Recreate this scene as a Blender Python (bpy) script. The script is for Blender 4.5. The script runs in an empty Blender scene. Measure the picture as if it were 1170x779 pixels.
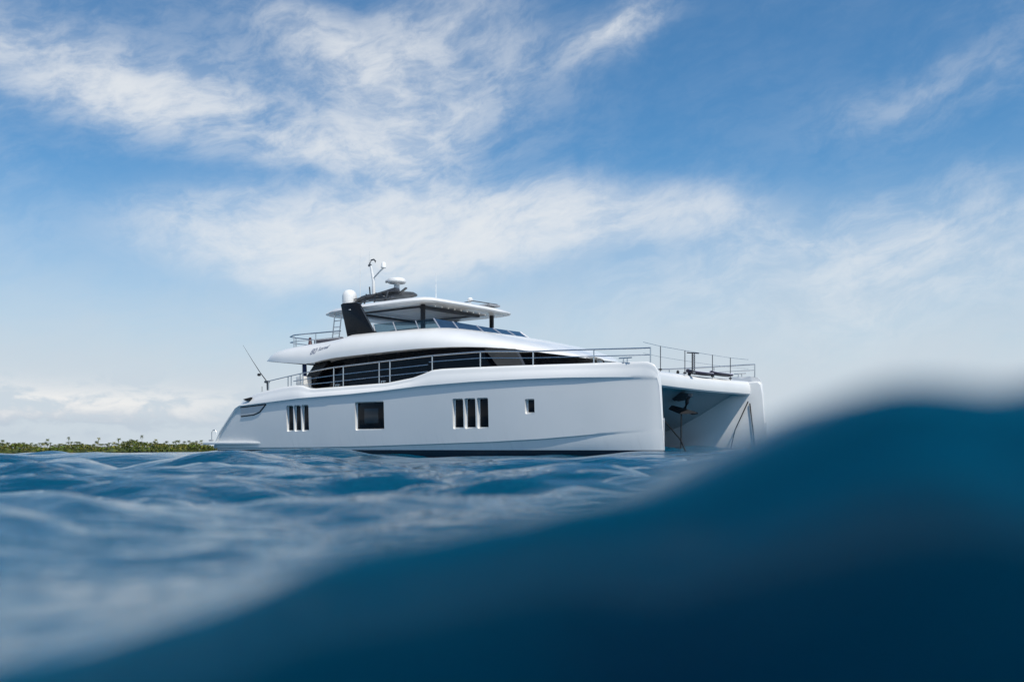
import bpy, bmesh, math, random
import numpy as np
from mathutils import Vector, Matrix

R = math.radians
random.seed(7)
rng = np.random.default_rng(11)
S = bpy.context.scene
C = S.collection

# ------------------------------------------------------------------ camera
EYE = 0.25
ROLL = R(0.6)
cd = bpy.data.cameras.new('camera')
cam = bpy.data.objects.new('camera', cd)
C.objects.link(cam)
cam.location = (0, 0, EYE)
cam.rotation_euler = (R(90), ROLL, 0)
cd.sensor_width = 36.0
cd.lens = 35.0
cd.shift_y = 0.1047
cd.clip_start = 0.02
cd.clip_end = 40000
cd.dof.use_dof = True
cd.dof.focus_distance = 38.0
cd.dof.aperture_fstop = 1.3
S.camera = cam

# ------------------------------------------------------------------ light
SUN_EL = R(58)
SUN_DIR = Vector((0.566 * 0.53, -0.824 * 0.53, 0.848)).normalized()
sl = bpy.data.lights.new('sun', 'SUN')
sl.energy = 4.0
sl.angle = R(0.53)
sl.color = (1.0, 0.945, 0.85)
so = bpy.data.objects.new('sun', sl)
C.objects.link(so)
so.location = (20, -20, 60)
so.rotation_euler = (-SUN_DIR).to_track_quat('-Z', 'Y').to_euler()

W = bpy.data.worlds.new('World')
S.world = W
W.use_nodes = True
wt = W.node_tree
wt.nodes.clear()


class NG:
    """tiny node-expression helper"""
    def __init__(self, tree):
        self.t = tree

    def node(self, typ, **kw):
        n = self.t.nodes.new(typ)
        for k, v in kw.items():
            setattr(n, k, v)
        return n

    def link(self, a, b):
        self.t.links.new(a, b)

    def put(self, sock, v):
        if hasattr(v, 'is_output'):
            self.t.links.new(v, sock)
        else:
            sock.default_value = v

    def m(self, op, a, b=None, c=None, clamp=False):
        n = self.node('ShaderNodeMath', operation=op, use_clamp=clamp)
        self.put(n.inputs[0], a)
        if b is not None:
            self.put(n.inputs[1], b)
        if c is not None:
            self.put(n.inputs[2], c)
        return n.outputs[0]

    def xyz(self, x, y, z=0.0):
        n = self.node('ShaderNodeCombineXYZ')
        for i, v in enumerate((x, y, z)):
            self.put(n.inputs[i], v)
        return n.outputs[0]

    def noise(self, vec, scale, detail=6, rough=0.55, dist=0.0):
        n = self.node('ShaderNodeTexNoise')
        self.put(n.inputs['Vector'], vec)
        n.inputs['Scale'].default_value = scale
        n.inputs['Detail'].default_value = detail
        n.inputs['Roughness'].default_value = rough
        n.inputs['Distortion'].default_value = dist
        return n.outputs['Fac']

    def mix(self, f, a, b):
        n = self.node('ShaderNodeMix', data_type='RGBA')
        self.put(n.inputs[0], f)
        self.put(n.inputs[6], a)
        self.put(n.inputs[7], b)
        return n.outputs[2]

    def smooth(self, v, lo, hi, a=0.0, b=1.0):
        n = self.node('ShaderNodeMapRange', interpolation_type='SMOOTHSTEP')
        self.put(n.inputs[0], v)
        for i, q in enumerate((lo, hi, a, b)):
            n.inputs[i + 1].default_value = q
        return n.outputs[0]


def build_world():
    g = NG(wt)
    SKY = 0.14
    out = g.node('ShaderNodeOutputWorld')
    bg = g.node('ShaderNodeBackground')
    bg.inputs[1].default_value = SKY
    g.link(bg.outputs[0], out.inputs[0])
    sky = g.node('ShaderNodeTexSky', sky_type='NISHITA')
    sky.sun_disc = False
    sky.sun_elevation = SUN_EL
    sky.sun_rotation = math.atan2(SUN_DIR.x, SUN_DIR.y)
    sky.altitude = 0
    sky.air_density = 1.0
    sky.dust_density = 0.3
    sky.ozone_density = 0.7
    tc = g.node('ShaderNodeTexCoord')
    sp = g.node('ShaderNodeSeparateXYZ')
    g.link(tc.outputs['Generated'], sp.inputs[0])
    x, y, z = sp.outputs
    az = g.m('ARCTAN2', x, y)
    el = g.m('ARCSINE', z)
    # wispy noise: domain-warped, stretched along the wind
    base = g.xyz(az, el, 0.0)
    w1 = g.noise(base, 7.0, 4, 0.5)
    w2 = g.noise(g.xyz(el, az, 3.1), 6.0, 4, 0.5)
    aw = g.m('ADD', az, g.m('MULTIPLY', g.m('SUBTRACT', w1, 0.5), 0.10))
    ew = g.m('ADD', el, g.m('MULTIPLY', g.m('SUBTRACT', w2, 0.5), 0.07))
    ca, sa = math.cos(R(16)), math.sin(R(16))
    along = g.m('ADD', g.m('MULTIPLY', aw, ca), g.m('MULTIPLY', ew, sa))
    across = g.m('SUBTRACT', g.m('MULTIPLY', ew, ca), g.m('MULTIPLY', aw, sa))
    wisp = g.noise(g.xyz(g.m('MULTIPLY', along, 5.0), g.m('MULTIPLY', across, 15.0), 0.4), 1.0, 10, 0.62, 0.15)
    fine = g.noise(g.xyz(g.m('MULTIPLY', along, 24.0), g.m('MULTIPLY', across, 46.0), 1.7), 1.0, 10, 0.66, 0.2)
    puff = g.noise(g.xyz(g.m('MULTIPLY', az, 22.0), g.m('MULTIPLY', el, 50.0), 9.0), 1.0, 9, 0.6, 0.3)

    def blob(a0, e0, ra, re, rot, wgt, A=aw, E_=ew, pw=1.0):
        c, s = math.cos(R(rot)), math.sin(R(rot))
        da = g.m('SUBTRACT', A, a0)
        de = g.m('SUBTRACT', E_, e0)
        p = g.m('DIVIDE', g.m('ADD', g.m('MULTIPLY', da, c), g.m('MULTIPLY', de, s)), ra)
        q = g.m('DIVIDE', g.m('SUBTRACT', g.m('MULTIPLY', de, c), g.m('MULTIPLY', da, s)), re)
        r2 = g.m('ADD', g.m('MULTIPLY', p, p), g.m('MULTIPLY', q, q))
        if pw != 1.0:
            r2 = g.m('POWER', r2, pw)
        return g.m('MULTIPLY', g.m('EXPONENT', g.m('MULTIPLY', r2, -1.0)), wgt)

    blobs = [  # azimuth, elevation, radii, tilt, weight: cirrus banks of this sky, plus unseen ones added as white fill
        (-0.40, 0.335, 0.16, 0.032, -15, 0.80),
        (-0.20, 0.297, 0.17, 0.024, -10, 0.85),
        (-0.09, 0.365, 0.10, 0.065, 15, 0.75),
        (0.115, 0.392, 0.050, 0.016, 24, 0.95),
        (-0.17, 0.395, 0.07, 0.018, -15, 0.40),
        (0.33, 0.170, 0.20, 0.050, 4, 0.60),
        (0.42, 0.315, 0.09, 0.020, 8, 0.22),
        (0.62, 0.230, 0.20, 0.030, 6, 0.35),
        (-0.75, 0.260, 0.20, 0.060, -8, 0.8),
        (0.9, 0.42, 0.3, 0.06, 12, 0.7),
        (-0.20, 0.325, 0.20, 0.08, -10, 0.20),
        (2.0, 0.5, 0.5, 0.12, 0, 0.8),  # from here: unseen clouds beside and behind, added to whiten shaded sides
        (-1.7, 0.45, 0.5, 0.1, 10, 0.8),
        (2.9, 0.35, 0.4, 0.08, 0, 0.8),
        (2.4, 0.75, 0.8, 0.25, 10, 0.6),
        (-2.4, 0.55, 0.7, 0.2, -5, 0.6),
        (1.6, 0.95, 0.6, 0.2, 0, 0.3),
    ]
    tot = None
    for b in blobs:
        v = blob(*b)
        tot = v if tot is None else g.m('ADD', tot, v)
    tot = g.m('ADD', tot, 0.03)
    wn = g.smooth(wisp, 0.30, 0.70)
    fn = g.smooth(fine, 0.32, 0.68)
    tex = g.m('ADD', g.m('MULTIPLY', g.m('MULTIPLY', wn, g.m('ADD', 0.45, fn)), 0.95), g.m('MULTIPLY', fn, 0.10))
    tex = g.m('ADD', tex, 0.05)
    bank = g.m('ADD', blob(-0.12, 0.214, 0.215, 0.047, 3, 1.9, pw=2.2), blob(0.13, 0.224, 0.13, 0.026, -3, 0.85, pw=1.3))
    bank = g.m('MULTIPLY', bank, g.m('ADD', 0.14, g.m('ADD', g.m('MULTIPLY', wn, 0.50), g.m('MULTIPLY', fn, 0.42))))
    cir = g.m('ADD', g.m('MULTIPLY', tot, tex), bank)
    cir = g.m('MULTIPLY', g.m('SUBTRACT', 1.0, g.m('EXPONENT', g.m('MULTIPLY', cir, -1.5))), 0.94, clamp=True)
    # thin veil that thickens towards the horizon
    ev = g.m('ADD', el, g.m('MULTIPLY', g.m('SUBTRACT', wisp, 0.5), 0.10))
    veil = g.smooth(ev, 0.05, 0.28, 0.97, 0.0)
    tint = g.node('ShaderNodeMix', data_type='RGBA', blend_type='MULTIPLY')
    tint.inputs[0].default_value = 1.0
    g.link(sky.outputs[0], tint.inputs[6])
    tint.inputs[7].default_value = (0.33, 0.68, 0.88, 1)
    c0 = tint.outputs[2]
    k = 1.0 / SKY
    c1 = g.mix(veil, c0, (0.60 * k, 0.67 * k, 0.74 * k, 1))
    c2 = g.mix(cir, c1, (0.83 * k, 0.85 * k, 0.865 * k, 1))
    # low cumulus bank far off
    ce = g.m('ADD', el, g.m('MULTIPLY', g.m('SUBTRACT', puff, 0.5), 0.03))
    cm = g.m('ADD', blob(-0.42, 0.040, 0.17, 0.020, 0, 1.7, az, ce), blob(-0.60, 0.052, 0.1, 0.02, 0, 1.5, az, ce))
    cm = g.m('MULTIPLY', cm, g.smooth(puff, 0.40, 0.58))
    cm = g.m('MULTIPLY', cm, 0.75, clamp=True)
    shade = g.smooth(g.m('ADD', el, g.m('MULTIPLY', g.m('SUBTRACT', puff, 0.5), 0.05)), 0.025, 0.055)
    ccol = g.mix(shade, (0.50 * k, 0.58 * k, 0.67 * k, 1), (0.87 * k, 0.87 * k, 0.86 * k, 1))
    c3 = g.mix(cm, c2, ccol)
    g.link(c3, bg.inputs[0])


build_world()
S.view_settings.view_transform = 'Standard'
S.view_settings.look = 'None'
S.view_settings.exposure = 0.0
S.view_settings.gamma = 1.0
S.view_settings.use_curve_mapping = False
S.render.engine = 'CYCLES'
S.cycles.use_denoising = True
S.cycles.max_bounces = 8
S.cycles.caustics_reflective = False
S.cycles.caustics_refractive = False


# ------------------------------------------------------------------ materials
def mat(name, col, rough=0.5, metal=0.0, coat=0.0, spec=0.5, var=0.0, vscale=3.0, bump=0.0, bscale=20.0, ior=1.5,
        emit=None):
    m = bpy.data.materials.new(name)
    m.use_nodes = True
    g = NG(m.node_tree)
    b = m.node_tree.nodes['Principled BSDF']
    b.inputs['Roughness'].default_value = rough
    b.inputs['Metallic'].default_value = metal
    b.inputs['Coat Weight'].default_value = coat
    b.inputs['Coat Roughness'].default_value = 0.06
    b.inputs['IOR'].default_value = ior
    b.inputs['Specular IOR Level'].default_value = spec
    b.inputs['Base Color'].default_value = (*col, 1)
    tc = g.node('ShaderNodeTexCoord')
    if var:
        n = g.noise(tc.outputs['Object'], vscale, 7, 0.6)
        f = g.smooth(n, 0.3, 0.7)
        lo = tuple(c * (1 - var) for c in col)
        hi = tuple(min(1, c * (1 + var)) for c in col)
        g.link(g.mix(f, (*lo, 1), (*hi, 1)), b.inputs['Base Color'])
        g.link(g.smooth(n, 0.3, 0.7, rough * 0.8, min(1, rough * 1.25)), b.inputs['Roughness'])
    if bump:
        bn = g.node('ShaderNodeBump')
        bn.inputs['Strength'].default_value = bump
        bn.inputs['Distance'].default_value = 0.01
        g.link(g.noise(tc.outputs['Object'], bscale, 5, 0.6), bn.inputs['Height'])
        g.link(bn.outputs[0], b.inputs['Normal'])
    if emit:
        b.inputs['Emission Color'].default_value = (*emit[:3], 1)
        b.inputs['Emission Strength'].default_value = emit[3]
    return m


M = {}
M['gel'] = mat('white_gelcoat', (0.80, 0.795, 0.78), 0.22, coat=0.35, var=0.025, vscale=0.8)
M['hull'] = None
M['deckgrey'] = mat('deck_grey', (0.52, 0.52, 0.51), 0.6, var=0.06)
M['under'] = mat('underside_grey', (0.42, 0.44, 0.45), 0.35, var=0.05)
M['glass'] = mat('dark_glass', (0.004, 0.006, 0.010), 0.05, spec=0.16, var=0.2, vscale=1.0)
M['black'] = mat('black_paint', (0.005, 0.006, 0.009), 0.25, spec=0.2, var=0.15)
M['matt'] = mat('matt_black', (0.012, 0.013, 0.016), 0.55, var=0.2)
M['steel'] = mat('stainless_steel', (0.62, 0.63, 0.64), 0.22, metal=0.9, var=0.05)
M['darksteel'] = mat('dark_steel', (0.10, 0.105, 0.115), 0.4, metal=0.6, var=0.15)
M['grey'] = mat('grey_plastic', (0.30, 0.31, 0.33), 0.4, var=0.08)
M['mullion'] = mat('satin_frame', (0.40, 0.42, 0.47), 0.3, metal=0.3)
M['anti'] = mat('dark_antifouling', (0.010, 0.014, 0.026), 0.5, var=0.3, vscale=2)
M['line'] = mat('dark_seam_shadow', (0.02, 0.025, 0.033), 0.5)
M['logo'] = mat('grey_blue_lettering', (0.22, 0.24, 0.31), 0.35)
M['fabric'] = mat('grey_fabric', (0.10, 0.095, 0.12), 0.9, var=0.15, vscale=30, bump=0.3)
M['cream'] = mat('cream_upholstery', (0.62, 0.60, 0.56), 0.8, var=0.06, vscale=12, bump=0.2)
M['navy'] = mat('navy_cloth', (0.010, 0.03, 0.12), 0.85, var=0.2, vscale=20)
M['rope'] = mat('dark_rope', (0.008, 0.009, 0.011), 0.9, var=0.25, vscale=60)
M['board'] = mat('dark_board_bag', (0.018, 0.012, 0.035), 0.5, var=0.3)
M['boardtop'] = mat('silver_board_top', (0.62, 0.60, 0.68), 0.35, var=0.06)
M['white'] = mat('white_plastic', (0.80, 0.80, 0.79), 0.35, var=0.03)
M['led'] = mat('small_lamp', (0.9, 0.9, 0.88), 0.3, emit=(1, 0.95, 0.85, 0.25))
M['teal_glass'] = mat('tinted_screen', (0.020, 0.045, 0.085), 0.06, spec=0.6, var=0.15)
M['pane'] = mat('window_inner_pane', (0.022, 0.032, 0.042), 0.12, spec=0.3, var=0.1)
M['red'] = mat('dark_red_plastic', (0.06, 0.018, 0.025), 0.5)
M['grey_panel'] = mat('grey_side_panel', (0.042, 0.040, 0.039), 0.2)
M['hatch'] = mat('grey_locker_glazing', (0.46, 0.50, 0.53), 0.12, coat=0.3, var=0.04)


def clear_glass():
    m = bpy.data.materials.new('clear_tinted_glass')
    m.use_nodes = True
    g = NG(m.node_tree)
    b = m.node_tree.nodes['Principled BSDF']
    b.inputs['Base Color'].default_value = (0.02, 0.04, 0.06, 1)
    b.inputs['Roughness'].default_value = 0.03
    t = g.node('ShaderNodeBsdfTransparent')
    t.inputs[0].default_value = (0.62, 0.72, 0.76, 1)
    mx = g.node('ShaderNodeMixShader')
    mx.inputs[0].default_value = 0.28
    g.link(t.outputs[0], mx.inputs[1])
    g.link(b.outputs[0], mx.inputs[2])
    g.link(mx.outputs[0], m.node_tree.nodes['Material Output'].inputs[0])
    return m


M['clear'] = clear_glass()


def hull_material():
    """white gelcoat, dark antifouling below the boot line, faint run-off streaks and salt marks"""
    m = bpy.data.materials.new('hull_gelcoat')
    m.use_nodes = True
    g = NG(m.node_tree)
    b = m.node_tree.nodes['Principled BSDF']
    tc = g.node('ShaderNodeTexCoord')
    sp = g.node('ShaderNodeSeparateXYZ')
    g.link(tc.outputs['Object'], sp.inputs[0])
    x, y, z = sp.outputs
    n = g.noise(tc.outputs['Object'], 0.7, 6, 0.55)
    col = g.mix(g.smooth(n, 0.3, 0.7), (0.775, 0.775, 0.765, 1), (0.805, 0.80, 0.79, 1))
    st = g.noise(g.xyz(g.m('MULTIPLY', g.m('ADD', x, g.m('MULTIPLY', z, 0.35)), 5.0), g.m('MULTIPLY', z, 0.5), y), 1.0, 5, 0.6)
    fade = g.smooth(z, 0.25, 1.1, 1.0, 0.0)
    col = g.mix(g.m('MULTIPLY', g.m('MULTIPLY', g.smooth(st, 0.56, 0.70), fade), 0.5), col, (0.86, 0.86, 0.85, 1))
    col = g.mix(g.m('MULTIPLY', g.m('MULTIPLY', g.smooth(st, 0.46, 0.30), fade), 0.25), col, (0.55, 0.57, 0.58, 1))
    dark = g.m('LESS_THAN', z, 0.19)
    g.link(g.mix(dark, col, (0.012, 0.016, 0.03, 1)), b.inputs['Base Color'])
    g.link(g.smooth(n, 0.3, 0.7, 0.16, 0.24), b.inputs['Roughness'])
    b.inputs['Coat Weight'].default_value = 0.3
    b.inputs['Coat Roughness'].default_value = 0.05
    bn = g.node('ShaderNodeBump')
    bn.inputs['Strength'].default_value = 0.04
    bn.inputs['Distance'].default_value = 0.05
    g.link(g.noise(tc.outputs['Object'], 1.3, 3, 0.5), bn.inputs['Height'])
    g.link(bn.outputs[0], b.inputs['Normal'])
    return m


M['hull'] = hull_material()


def water_material():
    m = bpy.data.materials.new('sea_water')
    m.use_nodes = True
    g = NG(m.node_tree)
    b = m.node_tree.nodes['Principled BSDF']
    b.inputs['Roughness'].default_value = 0.06
    b.inputs['IOR'].default_value = 1.333
    b.inputs['Specular IOR Level'].default_value = 0.38
    b.inputs['Base Color'].default_value = (0.0002, 0.058, 0.112, 1)
    b.inputs['Subsurface Weight'].default_value = 1.0
    b.inputs['Subsurface Radius'].default_value = (0.10, 1.0, 0.75)
    b.inputs['Subsurface Scale'].default_value = 0.05
    ge = g.node('ShaderNodeNewGeometry')
    pos = ge.outputs['Position']
    mp = g.node('ShaderNodeMapping')
    mp.inputs['Scale'].default_value = (0.75, 1.5, 1.0)
    g.link(pos, mp.inputs[0])
    h1 = g.noise(mp.outputs[0], 2.2, 3, 0.55, 0.4)
    h2 = g.noise(mp.outputs[0], 9.0, 4, 0.55, 0.3)
    h3 = g.noise(mp.outputs[0], 32.0, 3, 0.5)
    h = g.m('ADD', g.m('ADD', g.m('MULTIPLY', h1, 0.11), g.m('MULTIPLY', h2, 0.026)), g.m('MULTIPLY', h3, 0.006))
    bn = g.node('ShaderNodeBump')
    at = g.node('ShaderNodeAttribute', attribute_name='ripple')
    g.link(g.m('MULTIPLY', at.outputs['Fac'], 0.48), bn.inputs['Strength'])
    bn.inputs['Distance'].default_value = 1.0
    g.link(h, bn.inputs['Height'])
    g.link(bn.outputs[0], b.inputs['Normal'])
    return m


M['water'] = water_material()


# ------------------------------------------------------------------ mesh helpers
def tag(o, label=None, cat=None, group=None, kind=None):
    for k, v in (('label', label), ('category', cat), ('group', group), ('kind', kind)):
        if v:
            o[k] = v
    return o


class MB:
    def __init__(self):
        self.v, self.f, self.fm = [], [], []
        self.mi = 0

    def add(self, vs, fs, mi=None):
        n = len(self.v)
        self.v += [tuple(p) for p in vs]
        self.f += [tuple(i + n for i in q) for q in fs]
        self.fm += [self.mi if mi is None else mi] * len(fs)
        return self

    def box(self, c, s, rot=None, bev=0.0, seg=2):
        bm = bmesh.new()
        bmesh.ops.create_cube(bm, size=1.0)
        for v in bm.verts:
            v.co = Vector((v.co.x * s[0], v.co.y * s[1], v.co.z * s[2]))
        if bev:
            bmesh.ops.bevel(bm, geom=bm.edges[:], offset=bev, segments=seg, affect='EDGES', profile=0.6)
        mt = Matrix.Translation(c)
        if rot:
            from mathutils import Euler
            mt = mt @ Euler(rot).to_matrix().to_4x4()
        bm.transform(mt)
        self.add([v.co[:] for v in bm.verts], [[v.index for v in f.verts] for f in bm.faces])
        bm.free()
        return self

    def tube(self, pts, r, n=8, cap=True):
        pts = [Vector(p) for p in pts]
        rs = r if isinstance(r, (list, tuple)) else [r] * len(pts)
        rings = []
        for i, p in enumerate(pts):
            a = pts[max(0, i - 1)]
            b = pts[min(len(pts) - 1, i + 1)]
            d = (b - a).normalized()
            up = Vector((0, 0, 1)) if abs(d.z) < 0.95 else Vector((1, 0, 0))
            s = d.cross(up).normalized()
            t = s.cross(d)
            rings.append([p + (s * math.cos(k * 2 * math.pi / n) + t * math.sin(k * 2 * math.pi / n)) * rs[i] for k in range(n)])
        vs = [q for ring in rings for q in ring]
        fs = []
        for i in range(len(pts) - 1):
            for k in range(n):
                fs.append((i * n + k, i * n + (k + 1) % n, (i + 1) * n + (k + 1) % n, (i + 1) * n + k))
        if cap:
            fs.append(tuple(range(n))[::-1])
            fs.append(tuple((len(pts) - 1) * n + k for k in range(n)))
        return self.add(vs, fs)

    def lathe(self, c, prof, n=24):
        vs, fs = [], []
        for r, z in prof:
            for k in range(n):
                a = 2 * math.pi * k / n
                vs.append((c[0] + r * math.cos(a), c[1] + r * math.sin(a), c[2] + z))
        for i in range(len(prof) - 1):
            for k in range(n):
                fs.append((i * n + k, i * n + (k + 1) % n, (i + 1) * n + (k + 1) % n, (i + 1) * n + k))
        fs.append(tuple(range(n))[::-1])
        fs.append(tuple((len(prof) - 1) * n + k for k in range(n)))
        return self.add(vs, fs)

    def prism(self, poly, axis, a, b, bev=0.0):
        """polygon in a plane, extruded from a to b along the axis (0 x, 1 y, 2 z)"""
        bm = bmesh.new()
        o = [i for i in range(3) if i != axis]

        def P(p, t):
            q = [0, 0, 0]
            q[o[0]], q[o[1]], q[axis] = p[0], p[1], t
            return q
        va = [bm.verts.new(P(p, a)) for p in poly]
        vb = [bm.verts.new(P(p, b)) for p in poly]
        n = len(poly)
        bm.faces.new(va)
        bm.faces.new(vb[::-1])
        for i in range(n):
            bm.faces.new((va[i], vb[i], vb[(i + 1) % n], va[(i + 1) % n]))
        bmesh.ops.recalc_face_normals(bm, faces=bm.faces[:])
        if bev:
            bmesh.ops.bevel(bm, geom=bm.edges[:], offset=bev, segments=2, affect='EDGES', profile=0.6)
        bm.verts.index_update()
        self.add([v.co[:] for v in bm.verts], [[v.index for v in f.verts] for f in bm.faces])
        bm.free()
        return self

    def loft(self, rings, closed=True, cap=True):
        n = len(rings[0])
        vs = [p for r in rings for p in r]
        fs = []
        for i in range(len(rings) - 1):
            for k in range(n if closed else n - 1):
                fs.append((i * n + k, i * n + (k + 1) % n, (i + 1) * n + (k + 1) % n, (i + 1) * n + k))
        if cap:
            fs.append(tuple(range(n))[::-1])
            fs.append(tuple((len(rings) - 1) * n + k for k in range(n)))
        return self.add(vs, fs)

    def mesh(self, name, mats, smooth=40):
        me = bpy.data.meshes.new(name)
        me.from_pydata(self.v, [], self.f)
        for m in (mats if isinstance(mats, (list, tuple)) else [mats]):
            me.materials.append(m)
        me.polygons.foreach_set('material_index', self.fm)
        bm = bmesh.new()
        bm.from_mesh(me)
        bmesh.ops.recalc_face_normals(bm, faces=bm.faces[:])
        bm.to_mesh(me)
        bm.free()
        if smooth:
            me.shade_smooth()
            me.set_sharp_from_angle(angle=R(smooth))
        me.update()
        return me

    def build(self, name, mats, parent=None, smooth=40, label=None):
        o = bpy.data.objects.new(name, self.mesh(name, mats, smooth))
        C.objects.link(o)
        if parent:
            o.parent = parent
        if label:
            o['label'] = label
        return o


def empty(name, loc=(0, 0, 0), rot=(0, 0, 0)):
    o = bpy.data.objects.new(name, None)
    C.objects.link(o)
    o.location = loc
    o.rotation_euler = rot
    o.empty_display_size = 0.3
    return o


def interp(x, xs, ys):
    return float(np.interp(x, xs, ys))


# ------------------------------------------------------------------ sea
def sea():
    front = np.linspace(R(-33), R(33), 520)
    rest = np.linspace(R(33), R(327), 232)[1:-1]
    ang = np.concatenate([front, rest])          # from +Y, clockwise
    rad = np.concatenate([np.linspace(0.03, 0.22, 6)[:-1], 0.22 * 1.0165 ** np.arange(0, 29), np.arange(0.352, 0.95, 0.0035), 0.95 * 1.0165 ** np.arange(0, 600)])
    rad = rad[rad < 14000]
    A, Rr = np.meshgrid(ang, rad)
    X, Y = Rr * np.sin(A), Rr * np.cos(A)
    cell = np.maximum(Rr * 0.0165, 0.006)
    H = np.zeros_like(X)
    near = 1 / (1 + (Rr / 2.6) ** 4)
    # wind sea, many small trains coming across the view
    for i in range(120):
        lam = 0.10 * (110 ** ((i + rng.random()) / 120))
        th = rng.normal(0.25, 0.55) + (math.pi if rng.random() < 0.15 else 0)
        k = 2 * math.pi / lam
        slope = 0.030 if lam > 0.9 else 0.034 * (1 + 0.7 * np.clip((Rr - 3.5) / 3, 0, 1))
        if lam > 5:
            slope = 0.020
        amp = slope * lam / (2 * math.pi) * 1.15
        fadec = np.clip((lam / cell - 2.5) / 3.0, 0, 1)
        ph = rng.random() * 6.283
        s = np.sin(k * (X * math.sin(th) + Y * math.cos(th)) + ph)
        H += (1 - near * (0.92 if lam > 0.35 else 0.62)) * amp * fadec * (s - 0.25 * np.cos(2 * (k * (X * math.sin(th) + Y * math.cos(th)) + ph)))
    # low swell
    H += (1 - 0.9 * near) * 0.02 * np.sin(2 * math.pi * (Y * 0.95 + X * 0.3) / 17 + 1.0)
    H *= (1 + 0.15 * np.clip((Rr - 3) / 4, 0, 1))
    # the wave that laps up right in front of the lens, a long low ridge along x
    ex = [-9, -6.5, -5, -3.6, -2.4, -1.5, -0.9, -0.492, -0.375, -0.3, -0.196, -0.131, -0.071, -0.012, 0.029, 0.061, 0.091, 0.121, 0.15, 0.174, 0.19, 0.21, 0.228, 0.254, 0.279, 0.332, 0.6, 1.0, 1.7, 2.6, 3.8, 5.2, 7, 9]
    ez = [0.05, 0.14, 0.07, 0.16, 0.09, 0.15, 0.08, 0.057, 0.089, 0.109, 0.145, 0.163, 0.178, 0.194, 0.203, 0.207, 0.217, 0.234, 0.252, 0.262, 0.265, 0.266, 0.266, 0.267, 0.269, 0.281, 0.25, 0.2, 0.13, 0.2, 0.1, 0.17, 0.08, 0.12]
    cx = [-9, -6, -4, -2.5, -1.2, -0.5, 0.0, 0.16, 0.246, 0.387, 0.472, 0.535, 0.655, 0.824, 1.1, 1.6, 2.4, 3.5, 5, 7, 9]
    cz = [0, .08, .02, .09, .03, .055, .10, .14, .16, .17, .18, .19, .19, .20, .19, .13, .06, .1, .02, .08, 0]

    def sm(xs, ys):
        g = np.linspace(-9, 9, 1801)
        v = np.interp(g, xs, ys)
        kk = np.exp(-0.5 * (np.arange(-8, 9) / 2.0) ** 2)
        v = np.convolve(np.pad(v, 8, mode='edge'), kk / kk.sum(), 'valid')
        return np.interp(X, g, v)
    E_, C_ = sm(ex, ez), sm(cx, cz)
    E_ = E_ + 0.003 * np.sin(23 * X + 0.5) * np.sin(7 * X) + 0.0012 * np.sin(47 * X + 1) + 0.008 * np.exp(-((X - 0.195) / 0.032) ** 2) - 0.003 * np.exp(-((X - 0.25) / 0.03) ** 2)
    M_ = 0.12 * C_ - 0.03

    def st(a, b, t):
        t = np.clip((t - a) / (b - a), 0, 1)
        return t * t * (3 - 2 * t)
    yf = 0.62 - 0.28 * 0.7 * np.tanh(X / 0.7) - 0.11 * (1 + np.tanh((X - 0.26) / 0.2)) * (0.5 + 0.5 * np.cos(np.clip(X - 0.5, 0, 1.5) * 2.09))
    t1 = st(0.0, 1.0, (Y - yf) / (1.6 - yf))
    t2 = st(1.6, 3.4, Y)
    t3 = st(3.4, 7.0, Y)
    B = E_ * (1 - t1) + C_ * t1
    B = B * (1 - t2) + M_ * t2
    B = B * (1 - t3)
    # lee of the ridge: it falls steeply away under the lens, then the sea evens out behind
    yf = 0.62 - 0.28 * 0.7 * np.tanh(X / 0.7) - 0.11 * (1 + np.tanh((X - 0.26) / 0.2)) * (0.5 + 0.5 * np.cos(np.clip(X - 0.5, 0, 1.5) * 2.09)) + 0.03 * np.sin(X * 1.7) * np.clip(np.abs(X) - 0.6, 0, 1)
    sd = yf - Y
    kx = sm([-9, -0.10, 0.08, 0.20, 0.28, 0.6, 1.2, 9], [0.3, 0, 1, 1, 0.45, 0.4, 0.8, 0.3])
    kn = sm([-9, -0.10, 0.03, 0.12, 0.19, 0.25, 0.32, 0.8, 1.5, 9], [.05, .018, .026, .062, .066, .048, .040, .05, .09, .05])
    sp = np.maximum(sd + 0.006, 0)
    dep = (1 - kx) * sp * 0.95 + kx * sp * sp / 0.24 + 8.0 * 0.5 * (np.sqrt((sd - kn) ** 2 + 0.014 ** 2) + sd - kn) - 0.010
    d0 = 0.95 * kn * (1 - kx) + kx * kn * kn / 0.24 + 0.008
    under = 0.27 * 0.5 * (np.sqrt((dep - d0) ** 2 + 0.015 ** 2) + dep - d0) - 0.004
    fall = 1 - np.exp(-np.maximum(dep, 0) / 1.25 * 1.15)
    back = np.clip((-1.5 - Y) / 8.0, 0, 1)
    B = B - 1.25 * fall * (1 - back * back * (3 - 2 * back))
    side = st(9, 20, np.abs(X))
    B = B * (1 - side)
    H = B + H * (1 - 0.92 * st(-0.02, 0.05, sd) * (1 - side))

    # long low ripples lying along the lip of the ridge
    q = sd + 0.012 * np.sin(5.1 * X + 0.4) + 0.006 * np.sin(13 * X)
    lip = st(-0.25, -0.05, sd) * (1 - st(0.6, 1.1, sd / np.maximum(kn, 0.02))) * (1 - side) * kx
    H = H + lip * (0.0032 * np.sin(2 * math.pi * q / 0.062) + 0.0014 * np.sin(2 * math.pi * q / 0.031 + 2 * np.sin(3 * X)))

    def bump(x0, y0, sx, sy, a):
        return a * np.exp(-((X - x0) / sx) ** 2 - ((Y - y0) / sy) ** 2)
    H = H * (1 - bump(0.5, 27, 7, 9, 0.6)) - bump(1.0, 26, 6, 9, 0.06)
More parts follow.
